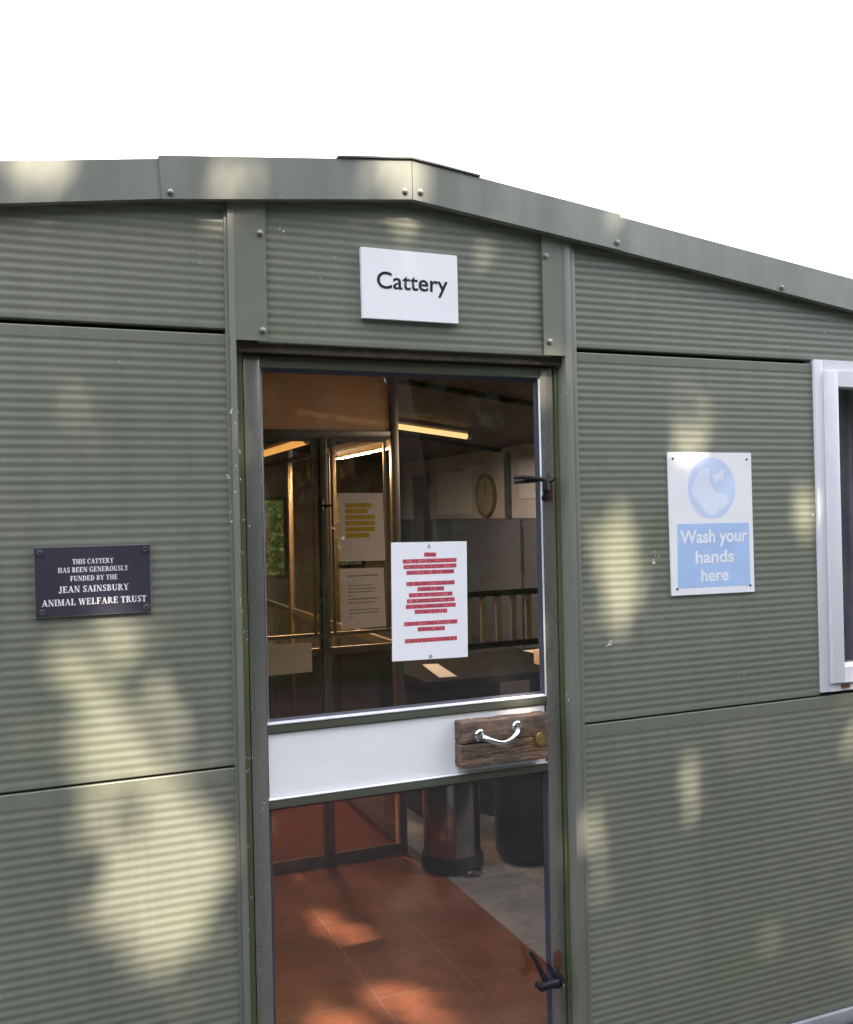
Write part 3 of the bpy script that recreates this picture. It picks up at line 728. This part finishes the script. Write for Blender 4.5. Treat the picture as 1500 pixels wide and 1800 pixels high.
child(MB().tube([(.505, YP-.03, 1.549), (.535, YP-.03, 1.549), (.572, YP-.025, 1.549)], .0045, 8), 'latch', M['black'], pen, True)
child(MB().tube([(.527, YP-.022, 1.53), (.527, YP-.022, 1.575)], .007, 8), 'latch_knob', M['steel'], pen, True)
# side run
side = empty('pen_row', (.88, 3.5, 0)); tag(side, 'row of glazed pens running back along the pale floored aisle', 'cat pen'); bpy.context.view_layer.update()
fr = MB(); XS = .872
ys = [YP+.02+.93*i for i in range(6)]
for y in ys[1:]: fr.box(XS-.015, XS+.015, y-.018, y+.018, 0, 2.2, bev=.002)
for i in range(5): fr.box(XS-.012, XS+.012, ys[i]+.018, ys[i+1]-.018, 1.845, 1.875).box(XS-.012, XS+.012, ys[i]+.018, ys[i+1]-.018, .90, .935).box(XS-.012, XS+.012, ys[i]+.018, ys[i+1]-.018, 0.0005, .04)
child(fr, 'frame', M['panealu'], side, True)
for i in range(5): child(MB().box(XS-.002, XS+.002, ys[i]+.019, ys[i+1]-.019, .936, 1.844), 'glass_pane', M['penglass'], side)
for i in range(5): child(MB().box(XS-.002, XS+.002, ys[i]+.019, ys[i+1]-.019, .041, .899), 'lower_pane', M['penglass'], side)
# brown back wall and divisions inside the pens
dv = empty('pen_dividers', (-.5, 3.6, 0)); tag(dv, 'brown boarded dividing walls inside the glazed pens', 'divider'); bpy.context.view_layer.update()
child(MB().box(-.06, -.03, YP+.03, 5.4, 0.001, 1.80), 'board', M['brown'], dv)
child(MB().box(-1.2, .40, 5.42, 5.45, 0.001, 2.14), 'board', M['brown'], dv)
# notices on the pen door
def notice(name, label, quad, y, m):
    e = empty(name, (quad[0][0], y, quad[0][1])); tag(e, label, 'notice'); bpy.context.view_layer.update()
    child(MB().prism(quad, y, y+.001), 'paper', m, e); return e
n1 = notice('pen_notice', 'cream sheet with yellow highlighted text on the pen door, upper of two', [(.606, 1.306), (.813, 1.302), (.807, 1.600), (.605, 1.602)], YP-.012, M['note'])
mb = MB()
for i, (z, xr) in enumerate([(1.548, .755), (1.523, .735), (1.496, .768), (1.470, .768), (1.443, .768), (1.417, .742)]):
    mb.face([(.632, YP-.0124, z-.010), (xr, YP-.0124, z-.011), (xr, YP-.0124, z+.009), (.632, YP-.0124, z+.010)])
child(mb, 'highlighted_text', M['ochre'], n1)
n2 = notice('pen_notice', 'cream sheet of plain grey typed text on the pen door, lower of two', [(.609, 1.008), (.809, 1.013), (.804, 1.270), (.607, 1.273)], YP-.012, M['note'])
mb = MB()
for z, a, b_, h_ in [(1.240, .635, .775, .006), (1.198, .637, .748, .004), (1.184, .637, .764, .004), (1.170, .637, .758, .004), (1.155, .637, .66, .004), (1.139, .637, .776, .005), (1.123, .640, .757, .004), (1.092, .640, .775, .004), (1.078, .640, .780, .004), (1.061, .640, .66, .004)]:
    x = a
    while x < b_:
        wd = min(rr.uniform(.008, .022), b_-x); mb.face([(x, YP-.0124, z-h_/2), (x+wd, YP-.0124, z-h_/2), (x+wd, YP-.0124, z+h_/2), (x, YP-.0124, z+h_/2)]); x += wd+.003
child(mb, 'typed_text', M['greyink'], n2)
n3 = MB().prism([(.250, .838), (.468, .840), (.468, .964), (.250, .970)], YP-.016, YP-.0145).build('blank_card', M['cream'])
top(n3, 'blank cream card fixed low on the left pen door', 'card')
# strip lights
def tube_light(name, label, a, b_, m, drop=.03, E=0, col=(1, .74, .4)):
    a, b_ = Vector(a), Vector(b_); c = (a+b_)/2
    e = empty(name, c); tag(e, label, 'ceiling light'); bpy.context.view_layer.update()
    up_ = Vector((0, 0, drop))
    child(MB().tube([a, b_], .019, 12), 'lamp_tube', m, e, True)
    child(MB().tube([a+up_, b_+up_], .018, 6), 'housing', M['cabwhite'], e)
    child(MB().tube([a, a-(b_-a).normalized()*.03], .02, 10), 'end_cap', M['cabwhite'], e)
    child(MB().tube([b_, b_+(b_-a).normalized()*.03], .02, 10), 'end_cap', M['cabwhite'], e)
    if E:
        l = bpy.data.lights.new('lamp_glow', 'AREA'); l.shape = 'RECTANGLE'; l.size = (b_-a).length; l.size_y = .05; l.energy = E; l.color = col
        lo = bpy.data.objects.new('lamp_glow', l); COL.objects.link(lo); lo.location = c-Vector((0, 0, .03))
        d = (b_-a).normalized(); z_ = Vector((0, 0, 1)); y_ = z_.cross(d).normalized(); z2 = d.cross(y_)
        mm = Matrix((d, y_, z2)).transposed().to_4x4(); mm.translation = lo.location; lo.matrix_world = mm
        lo.parent = e; lo.matrix_parent_inverse = e.matrix_world.inverted()
tube_light('strip_light', 'long warm fluorescent tube under the sloping ceiling above the aisle', (.915, 3.6, 2.165), (2.09, 3.6, 2.021), M['tube'], E=5, col=(1, .88, .76))
tube_light('strip_light', 'bright orange glowing tube seen through the left pen door glass', (.64, 2.35, 1.880), (.64, 3.30, 1.880), M['warmtube'], E=11, col=(1, .62, .30))
tube_light('strip_light', 'warm strip light under the ceiling just inside the entrance door', (1.50, .75, 2.10), (2.45, .75, 1.975), M['tube'], E=3.0, col=(1, .84, .66))
# bins
def pedal_bin():
    e = empty('pedal_bin', (1.005, 1.50, 0)); tag(e, 'shiny round steel pedal bin with black base on the pale floor', 'bin'); bpy.context.view_layer.update()
    c = (1.005, 1.50, 0)
    child(MB().lathe([(.125, .001), (.132, .01), (.132, .055), (.124, .07)], c, 'Z', 40), 'base', M['black'], e, True)
    child(MB().lathe([(.122, .065), (.122, .60), (.118, .61)], c, 'Z', 48), 'body', M['steel'], e, True)
    child(MB().lathe([(.126, .60), (.126, .625), (.11, .66), (.05, .68), (0, .683)], c, 'Z', 40), 'lid', M['black'], e, True)
    child(MB().box(1.00, 1.07, 1.335, 1.375, .012, .026, bev=.004), 'pedal', M['steel'], e, True)
pedal_bin()
e = empty('round_bin', (1.36, 1.46, 0)); tag(e, 'tall black plastic bin standing right of the steel pedal bin', 'bin'); bpy.context.view_layer.update()
child(MB().lathe([(.125, .001), (.150, .03), (.165, .55), (.17, .56)], (1.36, 1.46, 0), 'Z', 36), 'body', M['black'], e, True)
child(MB().lathe([(.178, .555), (.178, .585), (.15, .62), (0, .64)], (1.36, 1.46, 0), 'Z', 36), 'lid', M['black'], e, True)
# desk with papers
e = empty('desk', (1.75, 2.35, 0)); tag(e, 'dark wooden desk with drawers beyond the bins', 'desk'); bpy.context.view_layer.update()
child(MB().box(1.10, 2.45, 1.98, 2.75, .665, .700, bev=.004), 'desk_top', M['darkwood'], e, True)
for xa in (1.12, 2.05): child(MB().box(xa, xa+.38, 2.00, 2.72, .12, .664, bev=.004), 'drawer_unit', M['darkwood'], e, True)
for x_ in (1.14, 1.46, 2.07, 2.41): child(MB().box(x_-.015, x_+.015, 2.02, 2.70, 0.002, .119), 'leg', M['black'], e)
def sheet(name, label, pts, z, m, cat='paper'):
    mb = MB(); mb.face([(x, y, z) for x, y in pts]); mb.face([(x, y, z-.002) for x, y in pts]); o = mb.build(name, m); top(o, label, cat)
sheet('paper_sheet', 'loose pale paper lying on the near left corner of the dark desk', [(1.20, 2.06), (1.29, 2.05), (1.36, 2.46), (1.28, 2.48)], .703, M['cabwhite'])
sheet('paper_sheet', 'small pinkish paper at the right end of the dark desk', [(2.0, 2.40), (2.22, 2.40), (2.22, 2.66), (1.98, 2.66)], .703, M['note'])
mb = MB().box(1.80, 2.0, 2.0, 2.2, .7025, .78, bev=.005)
top(mb.build('storage_box', M['note'], None, True), 'small pinkish box near the right front of the dark desk', 'box')
# slatted gate behind the desk
e = empty('slatted_gate', (2.2, 3.1, 0)); tag(e, 'grey vertical slatted gate behind the desk', 'gate'); bpy.context.view_layer.update()
for i in range(9): child(MB().box(1.72+.105*i, 1.755+.105*i, 3.10, 3.12, .70, .985), 'slat', M['slat'], e)
child(MB().box(1.69, 2.60, 3.09, 3.13, .985, 1.02).box(1.69, 2.60, 3.09, 3.13, .665, .70), 'rail', M['black'], e)
for x_ in (1.69, 2.57): child(MB().box(x_, x_+.03, 3.095, 3.125, .002, .664), 'leg', M['black'], e)
# side wall furniture
XW = RX1-.1725
e = empty('grey_cabinet', (XW-.2, 4.0, 0)); tag(e, 'low grey cabinet against the long side wall', 'cabinet'); bpy.context.view_layer.update()
child(MB().box(XW-.02, XW+.0, 3.2, 3.92, .5, 1.452, bev=.004), 'cabinet_door', M['bluegrey'], e, True)
child(MB().box(XW-.02, XW+.0, 3.96, 5.2, .5, 1.452, bev=.004), 'cabinet_door', M['bluegrey'], e, True)
child(MB().box(XW-.035, XW-.021, 3.90, 3.92, 1.05, 1.40), 'handle', M['steel'], e)
WXX = RX1-.1605
e = empty('wall_clock', (WXX-.02, 4.55, 1.64)); tag(e, 'round cream clock with dark rim on the side wall', 'clock'); bpy.context.view_layer.update()
child(MB().lathe([(.165, 0), (.17, -.03), (.155, -.035), (.15, -.02)], (WXX, 4.55, 1.64), 'X', 40, False), 'rim', M['clockrim'], e, True)
child(MB().lathe([(.152, -.018), (0, -.019)], (WXX, 4.55, 1.64), 'X', 40), 'dial', M['olivedial'], e)
child(MB().box(WXX-.026, WXX-.021, 4.545, 4.555, 1.64, 1.75).box(WXX-.026, WXX-.021, 4.46, 4.55, 1.636, 1.644), 'hands', M['clockrim'], e)
for y0_, y1_, z0_, z1_, m_, lab in ((4.85, 5.55, 1.50, 1.86, 'cabwhite', 'tall white board on the side wall beyond the clock'), (3.25, 3.62, 1.52, 1.80, 'cream', 'yellowed poster on the side wall nearest the door'), (3.72, 4.0, 1.60, 1.88, 'cabwhite', 'white paper poster between the yellowed poster and the clock')):
    o = MB().box(WXX-.008, WXX-.001, y0_, y1_, z0_, z1_).build('poster', M[m_]); top(o, lab, 'poster')
P(MB().box(WXX-.03, WXX-.001, 4.14, 4.20, 1.462, 1.95), 'wall_batten', M['ingrey'])
P(MB().box(WXX-.06, WXX-.001, 5.75, 6.0, .4, 1.86), 'wall_pier', M['beam'])

# ================================================================== OUTSIDE
mb = MB(); mb.face([(-80, -80, -.122), (80, -80, -.122), (80, 80, -.122), (-80, 80, -.122)]); struct(mb, 'ground', M['grass'])
mb = MB(); mb.face([(-4, -6.5, -.118), (9, -6.5, -.118), (9, .09, -.118), (-4, .09, -.118)]); struct(mb, 'paving', M['conc'])

# sunlit openings between the leaf clumps (where the sun gets through to the wall): x, z, rx, rz, keep-out probability
GAPS_POLY = [[(-.545, 1.285), (-.398, 1.276), (-.412, 1.161), (-.310, 1.00), (-.300, .93), (-.305, .88), (-.225, .86), (-.213, .80), (-.215, .70), (-.265, .64), (-.262, .49), (-.350, .436), (-.44, .50), (-.520, .62), (-.512, .72), (-.36, .70), (-.35, .78), (-.500, .80), (-.505, .892), (-.505, 1.06), (-.545, 1.145)]]
GAPS = [(-.62, 1.62, .10, .22, .45), (-.64, 1.15, .08, .16, .55), (-.66, .9, .08, .3, .3), (-.43, .74, .06, .06, .6), (.885, 1.34, .046, .16, 1), (.93, 1.22, .035, .08, .7), (1.02, 1.12, .05, .07, .35),
        (1.115, 1.70, .030, .06, .95), (1.19, 1.72, .03, .05, .5), (1.53, 1.48, .030, .09, .9), (1.56, 1.72, .02, .10, .5), (1.47, 1.40, .02, .05, .5),
        (1.10, .69, .022, .08, .9), (1.17, .80, .04, .09, .5), (1.30, .92, .03, .12, .55), (1.24, .60, .03, .08, .35), (.775, .62, .022, .17, .9), (.82, .38, .04, .09, .6), (.90, .27, .04, .06, .5), (1.68, .86, .025, .09, .9), (1.42, .55, .05, .05, .3),
        (-.60, 2.26, .055, .06, 1), (.24, 2.35, .055, .07, .95), (.40, 2.29, .035, .08, .7), (.29, 2.22, .05, .08, .7), (.85, 2.28, .04, .06, .8), (.44, 2.13, .06, .05, .5), (-.23, 2.22, .04, .04, .6), (.46, 2.20, .05, .05, .35),
        (-.17, 2.30, .02, .05, .5), (.550, 1.24, .055, .21, 1), (.40, .53, .21, .23, .92), (.665, 1.12, .02, .12, .9), (.18, .40, .10, .12, .8), (-.60, .12, .12, .14, .35), (.65, 1.89, .05, .025, 1)]
def inpoly(x, z, poly):
    c = False; n_ = len(poly)
    for i in range(n_):
        x1, z1 = poly[i]; x2, z2 = poly[(i+1) % n_]
        if (z1 > z) != (z2 > z) and x < (x2-x1)*(z-z1)/(z2-z1)+x1: c = not c
    return c
def blocked(p, rng, pad=.042):
    k_ = -p.y/SUN.y; hx, hz = p.x+SUN.x*k_*-1*-1, 0
    t_ = p.y/SUN.y; hx = p.x-SUN.x*t_; hz = p.z-SUN.z*t_
    for poly in GAPS_POLY:
        cxp = sum(a for a, _ in poly)/len(poly); czp = sum(b_ for _, b_ in poly)/len(poly)
        for dx, dz in ((0, 0), (pad, 0), (-pad, 0), (0, pad), (0, -pad)):
            if inpoly(hx+dx, hz+dz, poly): return rng.random() < .985
    for gx, gz, rx_, rz_, pr_ in GAPS:
        if ((hx-gx)/(rx_+pad))**2+((hz-gz)/(rz_+pad))**2 < 1: 
            if rng.random() < pr_: return True
    return False
def leaf(bm, p, L, rng):
    d = Vector((rng.gauss(0, 1), rng.gauss(0, 1), rng.gauss(0, .7)-.3)).normalized()
    s_ = d.cross(Vector((rng.gauss(0, 1), rng.gauss(0, 1), rng.gauss(0, 1)))).normalized(); n_ = d.cross(s_)
    wd = L*.34
    a = bm.verts.new(p-d*L*.5); b_ = bm.verts.new(p+s_*wd-d*L*.05+n_*L*.06); c = bm.verts.new(p+d*L*.5); e_ = bm.verts.new(p-s_*wd-d*L*.05+n_*L*.06)
    bm.faces.new((a, b_, c)); bm.faces.new((a, c, e_))
def crown_mesh(n, c, rad, L, rng, gate=None, shell=.0, clumps=0):
    mb = MB(); c = Vector(c); i = 0
    cl = [Vector((rng.uniform(-1, 1), rng.uniform(-1, 1), rng.uniform(-1, 1))) for _ in range(clumps)]
    cl = [v for v in cl if v.length < 1]
    while i < n:
        if cl:
            b_ = rng.choice(cl); v = b_+Vector((rng.gauss(0, .16), rng.gauss(0, .16), rng.gauss(0, .13)))
        else: v = Vector((rng.uniform(-1, 1), rng.uniform(-1, 1), rng.uniform(-1, 1)))
        if v.length > 1.05: continue
        i += 1
        p = c+Vector((v.x*rad[0], v.y*rad[1], v.z*rad[2]))
        if gate and gate(p, rng): continue
        leaf(mb.bm, p, L*rng.uniform(.7, 1.25), rng)
    return mb
def tree(name, label, base, crown_c, rad, n, L, seed, m, gate=None, clumps=0, group=None, r0=.16):
    rng = random.Random(seed); e = empty(name, base); tag(e, label, 'tree', group); bpy.context.view_layer.update()
    b_, c = Vector(base), Vector(crown_c); mb = MB()
    mid = (b_+c)/2+Vector((rng.uniform(-.2, .2), rng.uniform(-.2, .2), 0))
    fork = b_.lerp(c, .72)
    mb.tube([b_, b_.lerp(mid, .5), mid, fork], [r0, r0*.8, r0*.7, r0*.5], 12)
    for i in range(7):
        v = Vector((rng.uniform(-1, 1), rng.uniform(-1, 1), rng.uniform(-.2, .9))).normalized()*.75
        t_ = c+Vector((v.x*rad[0], v.y*rad[1], v.z*rad[2])); st = mid.lerp(fork, rng.uniform(.4, 1))
        md = (st+t_)/2+Vector((0, 0, .2)); mb.tube([st, md, t_], [r0*.3, r0*.18, r0*.05], 7)
    child(mb, 'trunk', M['bark'], e, True)
    o = crown_mesh(n, crown_c, rad, L, rng, gate, clumps=clumps).build('crown', m)
    o.parent = e; o.matrix_parent_inverse = e.matrix_world.inverted()
CC = Vector((.75, 0, 1.2))+SUN*9.0
tree('shade_tree', 'broad leafy tree standing in front of the building and shading its wall', (3.6, -7.4, -.12), CC, (3.2, 2.0, 1.9), 30000, .145, 11, M['leaf'], gate=blocked)
tree('shade_tree', 'second broad tree added out of view to shade the ground before the door', (-2.2, -7.9, -.12), Vector((.6, -2.7, 0))+SUN*7.6, (3.9, 1.7, 1.5), 15000, .17, 12, M['leaf'])  # unseen tree, added to keep the paving dark in the glass
tree('garden_tree', 'leafy tree to the left across from the building', (-6.5, -9, -.12), (-6.3, -9, 4.2), (2.6, 2.4, 2.3), 9000, .22, 5, M['hedge'], clumps=60, group='trees across from the building')
tree('garden_tree', 'leafy tree to the far right across from the building', (9.5, -8, -.12), (9.5, -8, 4.4), (2.8, 2.4, 2.4), 9000, .22, 6, M['hedge'], clumps=60, group='trees across from the building')
def hedge(name, label, x0, x1, y, h, n, seed):
    rng = random.Random(seed); mb = MB()
    for i in range(n):
        p = Vector((rng.uniform(x0, x1), y+rng.uniform(-.6, .6), -.12+rng.uniform(0, 1)**.8*(h+.35*math.sin(i*.01)*rng.random())))
        leaf(mb.bm, p, rng.uniform(.05, .11), rng)
    o = mb.build(name, M['hedge']); tag(o, label, 'hedge')
for i, (tx, ty, tz, rx_) in enumerate([(-9.5, -10.5, 4.0, 3.0), (-4.2, -10.2, 4.3, 3.0), (.9, -10.8, 4.2, 3.0), (5.6, -10.2, 4.3, 2.9), (13.5, -10, 4.3, 3.2), (-12, -5, 4.0, 2.8)]):
    tree('woodland_tree', ['second dark tree from the left in the row beyond the front hedge', 'third dark tree from the left in the row beyond the front hedge', 'dark tree straight across from the door beyond the front hedge', 'dark tree opposite the white window beyond the front hedge', 'rightmost dark tree in the row beyond the front hedge', 'leftmost dark tree standing nearest the building beside the hedge'][i], (tx, ty, -.12), (tx, ty, tz), (rx_, 2.2, 4.1), 12000, .34, 30+i, M['leaf'], group='row of trees beyond the front hedge')
tree('shading_bush', 'rounded leafy bush added out of view to darken the lower right wall', (2.85, -1.15, -.12), (2.85, -1.15, .55), (.85, .65, .62), 7000, .11, 77, M['leaf'], r0=.03)  # unseen bush, added to block light from the lower right wall
hedge('front_hedge', 'long leafy green hedge across the path facing the door', -9, 10, -8.6, .95, 34000, 2)
hedge('back_hedge', 'leafy green hedge seen through the back windows', -1, 6.5, 9.6, 1.9, 24000, 4)
def belt(name, label, x0, x1, y, h, n, L, seed):
    rng = random.Random(seed); mb = MB()
    for i in range(n):
        x = rng.uniform(x0, x1); top_ = h*(.8+.2*math.sin(x*.7)+.12*math.sin(x*2.1+1))
        leaf(mb.bm, Vector((x, y+rng.uniform(-.9, .9), -.12+rng.random()*top_)), L*rng.uniform(.6, 1.2), rng)
    o = mb.build(name, M['leaf']); tag(o, label, 'undergrowth', kind='stuff')
belt('undergrowth', 'dark leafy undergrowth filling the gaps beneath the row of trees', -18, 20, -13.2, 4.6, 26000, .42, 8)
belt('far_thicket', 'distant green thicket beyond the field behind the building', -40, 70, 32, 4.0, 22000, .8, 9)
